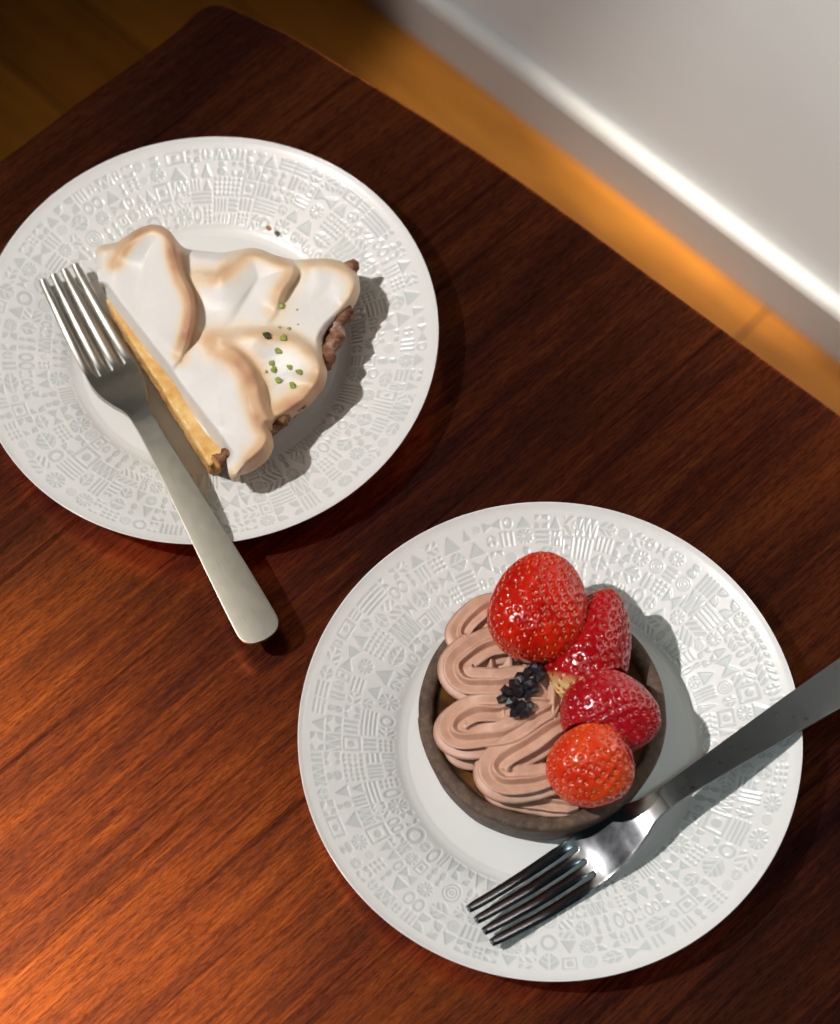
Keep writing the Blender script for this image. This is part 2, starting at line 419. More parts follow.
REL = relief_raster()
def plate_profile():
    pts = [(0, .0052), (.047, .0050), (.051, .0051), (.054, .0058), (.0575, .0076), (.064, .0096), (.072, .0118), (.080, .0142), (.0862, .0162), (.0885, .0172), (.0896, .0180), (.0900, .0184)]
    return np.array(pts)
def build_plate_mesh():
    pr = plate_profile(); na = 1440
    top_r = np.r_[np.array([0.0005, .01, .02, .03, .04, .046]), np.linspace(.0475, R_IN, 14), np.linspace(R_IN, R_OUT, 84)[1:], np.linspace(R_OUT, .0896, 6)[1:]]
    c = catmull(pr, 400); top_z = np.interp(top_r, c[:, 0], c[:, 1])
    lip = [(.0900, .0182), (.0901, .0178), (.0899, .0172), (.0892, .0166)]
    und = [(.086, .0138), (.078, .0110), (.070, .0085), (.062, .0058), (.056, .0034), (.0545, .0010), (.0538, 0), (.0525, 0), (.0518, .0012), (.045, .0020), (.02, .0020), (.0005, .0020)]
    rr = np.r_[top_r, [a for a, b in lip + und]]; zz = np.r_[top_z, [b for a, b in lip + und]]
    ph = np.arange(na) * 2 * math.pi / na
    Rr, Ph = np.meshgrid(rr, ph, indexing='ij'); Z = np.repeat(zz[:, None], na, 1)
    rel = np.zeros_like(Z); nt_ = len(top_r)
    ty = (Rr[:nt_] - R_IN) / RES; tx = Ph[:nt_] / (2 * math.pi) * BW
    ok = (ty >= 0) & (ty < BH - 1); y0 = np.clip(ty.astype(int), 0, BH - 2); x0 = tx.astype(int) % BW; x1 = (x0 + 1) % BW
    fy = np.clip(ty - y0, 0, 1); fx = tx - tx.astype(int)
    val = (REL[y0, x0] * (1 - fx) + REL[y0, x1] * fx) * (1 - fy) + (REL[y0 + 1, x0] * (1 - fx) + REL[y0 + 1, x1] * fx) * fy
    rel[:nt_] = np.where(ok, val, 0)
    Z = Z - rel * .00030
    v = np.stack([Rr * np.cos(Ph), Rr * np.sin(Ph), Z], -1).reshape(-1, 3)
    f = grid_faces(len(rr), na, True)
    caps = [list(range(na))[::-1], list(range((len(rr) - 1) * na, len(rr) * na))]
    return v, f.tolist() + caps, rel.reshape(-1)
pv, pf, prel = build_plate_mesh()
PL = np.array([-.08018, .43250]); PR = np.array([.04334, .26440])
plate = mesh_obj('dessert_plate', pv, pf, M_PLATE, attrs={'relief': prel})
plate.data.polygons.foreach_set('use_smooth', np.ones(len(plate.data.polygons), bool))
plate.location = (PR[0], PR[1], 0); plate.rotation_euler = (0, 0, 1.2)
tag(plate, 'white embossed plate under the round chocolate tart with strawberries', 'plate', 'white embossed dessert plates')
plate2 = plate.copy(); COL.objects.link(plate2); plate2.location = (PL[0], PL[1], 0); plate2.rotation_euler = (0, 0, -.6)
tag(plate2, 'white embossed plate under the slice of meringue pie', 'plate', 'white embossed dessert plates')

# ------------------------------------------------------------------ forks
def fork_sheet():
    """flat sheet: x from tine tips to handle end, y across; returns verts, faces, region per face"""
    L = .180; xr = .047; xs = np.unique(np.r_[np.linspace(0, .006, 16), np.linspace(.006, xr - .002, 60), np.linspace(xr - .002, xr, 12), np.linspace(xr, .09, 60), np.linspace(.09, L - .010, 60), np.linspace(L - .010, L, 24)])
    hw = catmull([(0, .0081), (.010, .0085), (.025, .0092), (.040, .0097), (.050, .0099), (.058, .0092), (.066, .0072), (.073, .0046), (.080, .0040), (.092, .0042), (.115, .0054), (.145, .0070), (.168, .0079), (.180, .0080)], 900)
    hwid = np.interp(xs, hw[:, 0], hw[:, 1])
    er = .0075; e = np.clip((xs - (L - er)) / er, 0, 1); hwid = hwid * np.where(e > 0, np.clip(1 - e ** 2.6, 0, 1) ** .42, 1); hwid = np.maximum(hwid, .0006)
    ncol = 7
    verts = []; gid = {}
    faces = []; reg = []
    rows = []
    for i, x in enumerate(xs):
        W = hwid[i]; row = []
        g = .0026 * (1 - .12 * x / xr)
        if x < xr:
            u = (x - (xr - .0016)) / .0016
            if u > 0: g *= math.sqrt(max(0, 1 - u * u))
        else: g = 0
        tw = (2 * W - 3 * g) / 4
        for t in range(4):
            a = -W + t * (tw + g); b = a + tw
            if x < .0045:                        # pointed tips
                k = (x / .0045); k = .30 + .70 * math.sqrt(max(0, 1 - (1 - k) ** 2)); mid = (a + b) / 2; a, b = mid - tw / 2 * k, mid + tw / 2 * k
            row.append([(x, y, (1 - 2 * abs(q)) if False else (2 * q) ** 2 * (1 - sstep(xr - .010, xr, x))) for y, q in zip(np.linspace(a, b, ncol), np.linspace(-.5, .5, ncol))])
        rows.append(row)
    idx = np.zeros((len(xs), 4, ncol), int)
    for i in range(len(xs)):
        for t in range(4):
            for c in range(ncol):
                if t > 0 and c == 0 and xs[i] >= xr: idx[i, t, c] = idx[i, t - 1, ncol - 1]; continue
                idx[i, t, c] = len(verts); verts.append(rows[i][t][c])
    for i in range(len(xs) - 1):
        xm = (xs[i] + xs[i + 1]) / 2
        for t in range(4):
            for c in range(ncol - 1):
                faces.append((idx[i, t, c], idx[i + 1, t, c], idx[i + 1, t, c + 1], idx[i, t, c + 1]))
    return np.array(verts), faces
FV, FF = fork_sheet(); FLEN = .185
zp = catmull([(0, .0096), (.012, .0050), (.026, .0012), (.040, 0), (.047, .0009), (.053, .0034), (.061, .0082), (.069, .0126), (.078, .0152), (.090, .0160), (.105, .0158), (.130, .0142), (.160, .0114), (.180, .0096)], 900)
def make_fork(name, pivots, label, roll, m_head, m_handle, group, swap=0):
    """pivots: world points of the tine tips' middle and of the handle end's middle"""
    x = FV[:, 0]; y = FV[:, 1]; crown_t = FV[:, 2]
    z = np.interp(x, zp[:, 0], zp[:, 1])
    dish = sstep(.015, .045, x) * (1 - sstep(.056, .074, x))
    z = z + dish * 9.0 * y * y - crown_t * .00055
    crown = sstep(.08, .11, x); z = z - crown * 4.0 * y * y
    me = bpy.data.meshes.new('tmp'); me.from_pydata(np.column_stack([x, y, z]).tolist(), [], [tuple(f) for f in FF])
    o = bpy.data.objects.new('tmp', me); COL.objects.link(o)
    s = o.modifiers.new('s', 'SOLIDIFY'); s.thickness = .0021; s.offset = 0; s.use_even_offset = False
    b = o.modifiers.new('b', 'BEVEL'); b.width = .00088; b.segments = 3; b.limit_method = 'ANGLE'; b.angle_limit = math.radians(50); b.use_clamp_overlap = True
    bpy.context.view_layer.update()
    ev = o.evaluated_get(bpy.context.evaluated_depsgraph_get()); em = bpy.data.meshes.new_from_object(ev)
    bpy.data.objects.remove(o); 
    nv = len(em.vertices); co = np.zeros(nv * 3); em.vertices.foreach_get('co', co); co = co.reshape(-1, 3); co[:, 0] *= .985
    em.polygons.foreach_set('use_smooth', np.ones(len(em.polygons), bool)); em.update()
    vn = np.zeros(nv * 3); em.vertices.foreach_get('normal', vn); vn = vn.reshape(-1, 3)
    faces = [tuple(p.vertices) for p in em.polygons]
    a = np.array(pivots[0]); e = np.array(pivots[1])
    # frame: x from tips to end, z up
    rx = e - a; Ltrue = np.linalg.norm(rx); base_z0 = .0096; base_z1 = .0072
    rx /= Ltrue; up = np.array([0, 0, 1.0]); ry = np.cross(up, rx); ry /= np.linalg.norm(ry); rz = np.cross(rx, ry)
    c_, s_ = math.cos(roll), math.sin(roll); ry, rz = ry * c_ + rz * s_, rz * c_ - ry * s_
    Rm = Matrix(np.stack([rx, ry, rz], 1).tolist())
    root = bpy.data.objects.new(name, None); COL.objects.link(root); root.empty_display_size = .02
    origin = a - rz * base_z0
    root.matrix_world = Matrix.Translation(origin.tolist()) @ Rm.to_4x4()
    tag(root, label, 'fork', group)
    # classify by centre
    fc = np.array([co[list(f)].mean(0) for f in faces]); W = .0106
    part = np.where(fc[:, 0] > .078, 'handle', 'head').astype(object)
    tine = fc[:, 0] < .0452
    hwx = np.interp(fc[:, 0], *np.array([(0, .0078), (.010, .0086), (.025, .0097), (.040, .0106), (.050, .0109)]).T)
    ti = np.clip(np.floor((fc[:, 1] + hwx) / (2 * hwx) * 4), 0, 3).astype(int)
    for k in range(4): part[tine & (ti == k)] = 'tine%d' % k
    made = {}
    for key in ('handle', 'head', 'tine0', 'tine1', 'tine2', 'tine3'):
        fs = [faces[i] for i in np.nonzero(part == key)[0]]
        used = np.unique(np.concatenate([np.array(f) for f in fs])); mp = {int(u): i for i, u in enumerate(used)}
        m2 = bpy.data.meshes.new(key.rstrip('0123')); m2.from_pydata(co[used].tolist(), [], [tuple(mp[i] for i in f) for f in fs])
        m2.materials.append(m_handle if key == 'handle' else m_head)
        m2.polygons.foreach_set('use_smooth', np.ones(len(m2.polygons), bool))
        m2.normals_split_custom_set_from_vertices(vn[used].tolist())
        ob = bpy.data.objects.new(key.rstrip('0123'), m2); COL.objects.link(ob)
        ob.parent = made['head'] if key.startswith('tine') else root
        made[key] = ob
    return root
def endpoint(tip, px, py, z0, L=.1773):
    """handle end along the ray of pixel (px,py) at height z0, moved to keep the fork's length"""
    e = P(px, py, z0); d = e - tip; return tip + d / np.linalg.norm(d) * L
tipL = P(58.5, 272, .0172); tipR = P(480, 926, .0204)
make_fork('fork', (tipL, endpoint(tipL, 257, 626, .0153)), 'satin steel fork beside the meringue pie, handle hanging past the plate rim', 0.0, M_SEMI, M_SATIN, 'dessert forks')
make_fork('fork', (tipR, endpoint(tipR, 842, 684, .0164)), 'shiny steel fork in front of the strawberry tart, handle leaving the picture', 0.0, M_POLISH, M_GREY, 'dessert forks')

# ------------------------------------------------------------------ meringue pie slice
def z2(pts): return np.array([(80 + x / 2.8, 210 + y / 2.8) for x, y in pts])
T0 = P(108, 312, .007)[:2]; ANG0, ANG1 = math.radians(-61.0), math.radians(2.0)
pie = empty('meringue_pie_slice', (T0[0] + .05, T0[1] - .028, .0068), 'triangular slice of pie topped with toasted white meringue swirls', 'pie')

M_MERINGUE, nt, b = mat('toasted_meringue')
tv = attr(nt, 'toast'); n = noise(nt, objvec(nt), 160, 4)
tt = node(nt, 'ShaderNodeMath', operation='MULTIPLY_ADD'); nt.links.new(n, tt.inputs[0]); tt.inputs[1].default_value = .22; nt.links.new(tv, tt.inputs[2])
tt2 = node(nt, 'ShaderNodeMath', operation='SUBTRACT'); nt.links.new(tt.outputs[0], tt2.inputs[0]); tt2.inputs[1].default_value = .11
c = ramp(nt, tt2.outputs[0], [(0, s2l((233, 229, 224))), (.25, s2l((236, 217, 190))), (.5, s2l((224, 188, 148))), (.75, s2l((204, 156, 122))), (1, s2l((164, 112, 88)))])
nt.links.new(c, b.inputs['Base Color']); b.inputs['Roughness'].default_value = .42; b.inputs['Specular IOR Level'].default_value = .4
b.inputs['Subsurface Weight'].default_value = .15; b.inputs['Subsurface Radius'].default_value = (.004, .003, .002); b.inputs['Subsurface Scale'].default_value = 1.0
bump(nt, b, noise(nt, objvec(nt), 420, 3), .22, .0006)

M_CRUST, nt, b = mat('golden_shortcrust')
n = noise(nt, objvec(nt), 260, 6, .65); n2 = noise(nt, objvec(nt), 60, 3)
c = ramp(nt, n, [(.28, s2l((150, 96, 40))), (.5, s2l((200, 142, 74))), (.72, s2l((232, 192, 126)))])
c = mix(nt, .5, c, ramp(nt, n2, [(.3, s2l((182, 124, 62))), (.7, s2l((224, 180, 112)))]))
nt.links.new(c, b.inputs['Base Color']); b.inputs['Roughness'].default_value = .75; bump(nt, b, n, .7, .0015)
M_CRUSTB, nt, b = mat('baked_brown_crust')
n = noise(nt, objvec(nt), 300, 6, .65); n2 = noise(nt, objvec(nt), 110, 4)
c = ramp(nt, n, [(.3, s2l((70, 38, 22))), (.5, s2l((128, 82, 54))), (.72, s2l((176, 134, 104)))])
c = mix(nt, ramp(nt, n2, [(.56, (0, 0, 0)), (.70, (.8, .8, .8))]), c, s2l((208, 188, 172)))
nt.links.new(c, b.inputs['Base Color']); b.inputs['Roughness'].default_value = .75; bump(nt, b, n, .8, .0015)
M_CURD, nt, b = mat('lemon_curd')
n = noise(nt, objvec(nt), 200, 4)
nt.links.new(ramp(nt, n, [(.3, s2l((214, 158, 82))), (.7, s2l((236, 200, 132)))]), b.inputs['Base Color']); b.inputs['Roughness'].default_value = .35; bump(nt, b, n, .3)

def plate_z(x, y):
    c_ = plate_profile(); return np.interp(np.hypot(x - PL[0], y - PL[1]), c_[:, 0], c_[:, 1])
def sector(r_in_fn, r_out_fn, z0, z1, n=60, nr=14, jitter=0.0, tip=.0, a0=ANG0, a1=ANG1):
    """solid wedge between heights z0 and z1 with vertical cut faces; z functions allowed"""
    aa = np.linspace(a0, a1, n); rr = np.linspace(0, 1, nr)
    A, Rr = np.meshgrid(aa, rr, indexing='ij')
    out = []
    for zz, fn in ((z0, r_out_fn[0]), (z1, r_out_fn[1])):
        ro = fn(A); ri = r_in_fn(A)
        r = ri + (ro - ri) * Rr
        x = T0[0] + r * np.cos(A); y = T0[1] + r * np.sin(A)
        z = np.maximum(zz, plate_z(x, y) + .0005) + (jitter * (vnoise(x * 900 + 7, y * 900) - .5) if jitter else 0) + 0 * r
        out.append(np.stack([x, y, z], -1).reshape(-1, 3))
    v = np.vstack(out); N = n * nr
    f = grid_faces(n, nr).tolist() + (grid_faces(n, nr, flip=True) + N).tolist()
    g = lambda i, j: i * nr + j
    levels = None
    for i in range(n - 1):
        for j in (0, nr - 1): f.append((g(i, j), g(i + 1, j), g(i + 1, j) + N, g(i, j) + N))
    for j in range(nr - 1):
        for i in (0, n - 1): f.append((g(i, j), g(i, j + 1), g(i, j + 1) + N, g(i, j) + N))
    return v, f
def fix_normals(o, sharp=None):
    bm = bmesh.new(); bm.from_mesh(o.data); bmesh.ops.recalc_face_normals(bm, faces=bm.faces[:]); bm.to_mesh(o.data); bm.free()
    return o
def rough_cut(o, cuts, amp, seed):
    bm = bmesh.new(); bm.from_mesh(o.data); e = [q for q in bm.edges if abs(q.verts[0].co.z - q.verts[1].co.z) > .002]
    bmesh.ops.subdivide_edges(bm, edges=e, cuts=cuts, use_grid_fill=True); bm.normal_update()
    g = np.random.default_rng(seed)
    for v_ in bm.verts:
        if abs(v_.normal.z) < .8: v_.co += v_.normal * amp * (float(vnoise(v_.co.x * 700 + v_.co.z * 400, v_.co.y * 700 - v_.co.z * 900)) - .6 + .35 * g.normal() * .5)
    bm.to_mesh(o.data); bm.free(); o.data.polygons.foreach_set('use_smooth', np.ones(len(o.data.polygons), bool))
# base: bottom of the crust, golden where cut
v, f = sector(lambda a: .0015 + 0 * a, (lambda a: .0845 + 0 * a, lambda a: .0850 + 0 * a), .0070, .0145, 60, 60, .0016)
o = mesh_obj('crust_base', v, f, M_CRUST, pie, smooth=False); fix_normals(o); rough_cut(o, 7, .0011, 5); tag(o, 'crumbly golden shortcrust base')
v, f = sector(lambda a: .0022 + 0 * a, (lambda a: .0842 + 0 * a, lambda a: .0862 + 0 * a), .0143, .0195, 60, 60, .0008)
o = mesh_obj('lemon_filling', v, f, M_CURD, pie, smooth=False); fix_normals(o); rough_cut(o, 4, .0006, 6); tag(o, 'pale yellow lemon layer')
# fluted outer wall of the crust
def crust_rim():
    n = 260; aa = np.linspace(ANG0 + .022, ANG1 + .03, n); per = .0105
    s = aa * .095; fl = (1 - np.abs(np.sin(math.pi * s / per))) ** .8
    prof = [(.0815, .0070, 0), (.0850, .0068, .2), (.0882, .0090, .6), (.0915, .0150, 1), (.0942, .0210, 1), (.0962, .0258, 1), (.0962, .0284, .9), (.0945, .0296, .7), (.0920, .0290, .4), (.0900, .0270, .2), (.0875, .0200, 0), (.0850, .0145, 0)]
    V = []
    for r, z, k in prof:
        rr = r * (.965 + .075 * (aa - ANG0) / (ANG1 - ANG0)) - fl * .0030 * k + .0018 * (vnoise(aa * 120 + r * 900, z * 3000 + aa * 0) - .5)
        zz = z + (.0022 * (vnoise(aa * 60 + 3, r * 500 + aa * 0) - .5)) * k - fl * .0012 * k
        X_, Y_ = T0[0] + rr * np.cos(aa), T0[1] + rr * np.sin(aa); zz = np.maximum(zz, plate_z(X_, Y_) + .0005)
        V.append(np.stack([X_, Y_, zz], -1))
    V = np.array(V).transpose(1, 0, 2)      # n x prof
    k = len(prof); f = grid_faces(n, k, True).tolist() + [list(range(k)), list(range((n - 1) * k, n * k))]
    return V.reshape(-1, 3), f, [0] * (len(f) - 2) + [1, 1]
v, f, fm = crust_rim(); o = mesh_obj('crust_rim', v, f, [M_CRUSTB, M_CRUST], pie, fmat=fm); fix_normals(o); tag(o, 'fluted dark brown crust edge dusted with sugar')

OUT = z2([(45, 108), (62, 98), (105, 90), (130, 72), (160, 52), (205, 38), (235, 46), (256, 62), (272, 88), (290, 106), (320, 113), (400, 120), (440, 112), (480, 105), (510, 110), (540, 125), (600, 140), (650, 136), (690, 135), (725, 141), (752, 152), (778, 180), (785, 212), (772, 250), (748, 286), (720, 310), (695, 335), (680, 362), (688, 395), (692, 430), (690, 465), (680, 492), (640, 542), (580, 582), (525, 606), (538, 625), (540, 652), (524, 680), (498, 702), (460, 730), (424, 743), (412, 725), (412, 692), (385, 660), (350, 622), (305, 555), (262, 478), (190, 393), (130, 318), (72, 240), (52, 200), (44, 150)])
CREST = [  # points (zoom frame), height mm, sign of the steep side, steep width, gentle width, toast, toast offset/width
    ([(108, 150), (130, 105), (150, 75), (178, 56), (205, 50), (240, 66), (252, 100), (257, 140), (272, 190), (296, 240), (300, 300), (288, 360), (268, 412)], 9.0, -1, 10, 80, .74, 12, 28),
    ([(330, 190), (385, 192), (440, 155), (480, 122), (540, 135), (588, 168), (562, 220), (535, 285)], 6.5, -1, 15, 90, .5, 4, 40),
    ([(610, 165), (665, 148), (720, 155), (758, 190), (764, 235), (735, 280)], 4.5, -1, 24, 90, .42, 10, 34),
    ([(330, 352), (400, 358), (470, 352), (545, 352), (600, 372), (650, 412), (672, 470), (650, 515)], 6.5, -1, 20, 80, .46, 0, 40),
    ([(370, 390), (430, 425), (468, 480), (482, 545), (506, 600), (520, 640), (490, 690), (425, 730)], 7.5, -1, 20, 90, .72, 24, 44),
    ([(690, 440), (672, 500), (620, 545), (560, 580), (520, 575)], 2.0, 1, 30, 40, .66, 16, 50),
    ([(48, 105), (100, 95), (150, 62)], 1.5, 1, 18, 30, .40, 0, 26),
]
CR = []
for pts, hgt, sg, ws, wg, to, toff, tw in CREST: CR.append((resample(catmull(z2(pts), 120), 120), hgt, sg, ws / 2.8, wg / 2.8, to, toff / 2.8, tw / 2.8))
OUTS = smooth_closed(OUT, 360)
for _ in range(1): pass
CUT_A, CUT_B = z2([(62, 228)])[0], z2([(400, 685)])[0]
def seg_dist(p, a, b_):
    ab = b_ - a; t = np.clip(((p - a) @ ab) / (ab @ ab), 0, 1); return np.linalg.norm(p - a - t[..., None] * ab, axis=-1)
def poly_near(p, q):
    d = np.linalg.norm(p[:, None] - q[None], axis=-1); k = d.argmin(1); return d[np.arange(len(p)), k], k
def meringue_field(p):
    """height (m) and toast at photo points p (n,2)"""
    p = np.asarray(p, float)
    base = .0305 + .0015 * (vnoise(p[:, 0] / 26, p[:, 1] / 26) - .5)
    toast = np.zeros(len(p)); hs = []
    for q, hgt, sg, ws, wg, to, toff, tw in CR:
        D = np.linalg.norm(p[:, None] - q[None], axis=-1); d = D.min(1)
        Wt = np.exp(-(D - d[:, None]) / 2.2); Wt /= Wt.sum(1, keepdims=True)
        tg = np.gradient(q, axis=0); tg /= np.linalg.norm(tg, axis=1)[:, None]
        rel = p[:, None] - q[None]; sn = sg * (tg[None, :, 0] * rel[..., 1] - tg[None, :, 1] * rel[..., 0]) / (D + .4)
        st = (sstep(-.6, .6, sn) * Wt).sum(1); t = np.arange(len(q)) / (len(q) - 1)
        fade = ((sstep(0, .16, np.minimum(t, 1 - t)) * .8 + .2)[None] * Wt).sum(1)
        w = wg + (ws - wg) * st
        hs.append(hgt * .001 * fade * np.exp(-(np.maximum(d - toff * .75 * st, 0) / w) ** (1.5 + .9 * st)))
        T_ = st * np.exp(-(np.maximum(d - toff, 0) / (tw * .8)) ** 2) + (1 - st) * np.exp(-(d / (tw * .62)) ** 2)
        toast = np.maximum(toast, to * (.6 + .4 * fade) * T_ * (.75 + .5 * vnoise(p[:, 0] / 14 + 9, p[:, 1] / 14)))
    hs = np.array(hs); h = base + (np.sum(hs ** 3, 0)) ** (1 / 3)
    d, k = poly_near(p, OUTS)
    dc = seg_dist(p, CUT_A, CUT_B)
    # puffy rounded borders away from the cut
    e = np.clip(1 - d / 9.0, 0, 1); h = h - .007 * e ** 2
    # plain vertical cut face
    h_face = .0195 + .00125 * dc
    isface = dc < 24
    hf0 = h + .007 * e ** 2; kk = .0022; mm_ = np.clip(.5 + .5 * (h_face - hf0) / kk, 0, 1); hsm = h_face * (1 - mm_) + hf0 * mm_ - kk * mm_ * (1 - mm_)
    h = np.where(isface, hsm, h)
    toast = toast * np.where(isface, sstep(10, 22, dc), 1)
    return h, toast
def meringue():
    cen = z2([(370, 350)])[0]; n = len(OUTS); rings = 90
    fr = np.linspace(1, 0, rings, endpoint=False) ** .85
    pts = np.vstack([cen + (OUTS - cen) * f_ for f_ in fr] + [cen[None]])
    ht = [meringue_field(q) for q in np.array_split(pts, 12)]; h = np.concatenate([a for a, b_ in ht]); t = np.concatenate([b_ for a, b_ in ht])
    top = P(pts[:, 0], pts[:, 1], h)
    # lower skirt, straight down from the border
    border = top[:n]; c3 = top[-1]
    sk = []
    for f_, ins in ((.35, .0), (.7, .0015), (1.0, .005)):
        z = border[:, 2] + (.0180 - border[:, 2]) * f_
        dirn = c3[:2] - border[:, :2]; dirn /= np.linalg.norm(dirn, axis=1)[:, None]
        sk.append(np.column_stack([border[:, :2] + dirn * ins, z]))
    V = np.vstack([sk[2], sk[1], sk[0], top]); tt = np.r_[t[:n], t[:n], t[:n], t]
    f = grid_faces(rings + 3, n, True).tolist()
    last = (rings + 2) * n; ci = len(V) - 1
    f += [(last + i, last + (i + 1) % n, ci) for i in range(n)]
    f.append(list(range(n)))
    return V, f, tt
v, f, tt = meringue(); o = mesh_obj('meringue', v, f, M_MERINGUE, pie, attrs={'toast': tt}); fix_normals(o); tag(o, 'glossy white meringue with toasted tan folds')

# green crumbs on the meringue, brown crumb on the plate
def chunk(seed, r, k=1, flat=.7, sub=1):
    bm = bmesh.new(); bmesh.ops.create_icosphere(bm, subdivisions=sub, radius=r); g = random.Random(seed)
    for v_ in bm.verts: v_.co *= g.uniform(.65, 1.25); v_.co.z *= flat; v_.co.x *= k
    rot = Matrix.Rotation(g.uniform(0, 6.28), 3, 'Z') @ Matrix.Rotation(g.uniform(-.5, .5), 3, 'X')
    v_ = np.array([list(rot @ q.co) for q in bm.verts]); f_ = [[x.index for x in q.verts] for q in bm.faces]; bm.free(); return v_, f_
M_PIST = plain('pistachio_green', (150, 168, 72), .6, 500, .45)
M_PISTD = plain('dark_pistachio', (44, 66, 36), .6, 500, .3)
crumbs = [(565, 268, 1.35), (608, 279, .45), (523, 350, 1.6), (558, 330, .7), (585, 333, .85), (610, 320, .4), (570, 358, 1.3), (556, 394, 1.25), (536, 428, 1.25), (543, 447, 1.45), (522, 452, .7), (587, 440, 1.2), (615, 452, 1.25), (555, 477, 1.3), (594, 492, 1.35)]
for i, (x, y, r) in enumerate(crumbs):
    p = z2([(x, y)]); h, _ = meringue_field(p); w = P(p[0, 0], p[0, 1], float(h[0]) + r * .00035)
    v, f = chunk(100 + i, r * .001, 1.25)
    o = mesh_obj('pistachio_crumb', v + w, f, M_PISTD if i == 2 else M_PIST, origin=tuple(w), smooth=False)
    if i == 2: tag(o, 'darkest and largest green pistachio crumb on the meringue', 'crumb', 'pistachio crumbs on the meringue')
    elif r < .5: tag(o, 'tiny green pistachio speck near the upper edge of the meringue crumbs', 'crumb', 'pistachio specks')
    else: tag(o, 'small pale green pistachio crumb sprinkled on the white meringue', 'crumb', 'pistachio crumbs on the meringue')
w = P(269, 228, .0128); v, f = chunk(55, .0011, 1.3, .8)
tag(mesh_obj('pastry_crumb', v + w, f, plain('toasted_crumb', (176, 112, 56), .8, 300, .3), origin=tuple(w), smooth=False), 'single brown pastry crumb on the rim of the pie plate', 'crumb')

# ------------------------------------------------------------------ chocolate tart
TC = P(540.5, 729, .006)[:2]
tart = empty('chocolate_tart', (TC[0], TC[1], .0053), 'round chocolate tart shell with piped mocha cream', 'tart')
M_CHOC, nt, b = mat('cocoa_pastry')
n = noise(nt, objvec(nt), 330, 6, .7); n2 = noise(nt, objvec(nt), 40, 3)
c = ramp(nt, n, [(.30, s2l((44, 30, 22))), (.52, s2l((92, 70, 54))), (.74, s2l((136, 112, 88)))])
c = mix(nt, .4, c, ramp(nt, n2, [(.35, s2l((60, 42, 30))), (.65, s2l((110, 86, 66)))]))
nt.links.new(c, b.inputs['Base Color']); b.inputs['Roughness'].default_value = .62; bump(nt, b, n, .55, .001)
M_GANACHE, nt, b = mat('caramel_glaze')
n = noise(nt, objvec(nt), 90, 4)
nt.links.new(ramp(nt, n, [(.3, s2l((52, 30, 16))), (.7, s2l((126, 84, 40)))]), b.inputs['Base Color']); b.inputs['Roughness'].default_value = .25; bump(nt, b, n, .3, .001)
def lathe(profile, n, c):
    aa = np.arange(n) * 2 * math.pi / n; pr = np.asarray(profile)
    v = np.stack([c[0] + pr[:, None, 0] * np.cos(aa), c[1] + pr[:, None, 0] * np.sin(aa), np.repeat(pr[:, 1:2], n, 1)], -1).reshape(-1, 3)
    return v, grid_faces(len(pr), n, True).tolist()
pr = catmull([(.0405, .0056), (.0416, .0058), (.0420, .0075), (.0430, .0150), (.0439, .0225), (.0441, .0250), (.0434, .0262), (.0415, .0266), (.0396, .0263), (.0386, .0252), (.0382, .0235), (.0378, .0190)], 40)
v, f = lathe(pr, 256, TC); d = v[:, :2] - TC; a = np.arctan2(d[:, 1], d[:, 0])
v[:, :2] += d * (.012 * (vnoise(a * 5 + 20, v[:, 2] * 200) - .5))[:, None]
f.append(list(range(256))[::-1])
o = mesh_obj('tart_shell', v, f, M_CHOC, tart); fix_normals(o); tag(o, 'dark cocoa pastry shell with a smooth raised wall')
v, f = lathe([(.0001, .0226), (.015, .0226), (.030, .0225), (.0368, .0224), (.0386, .0230), (.0386, .0200), (.0001, .0190)], 128, TC)
o = mesh_obj('caramel_filling', v, f, M_GANACHE, tart); fix_normals(o); tag(o, 'glossy dark amber filling')

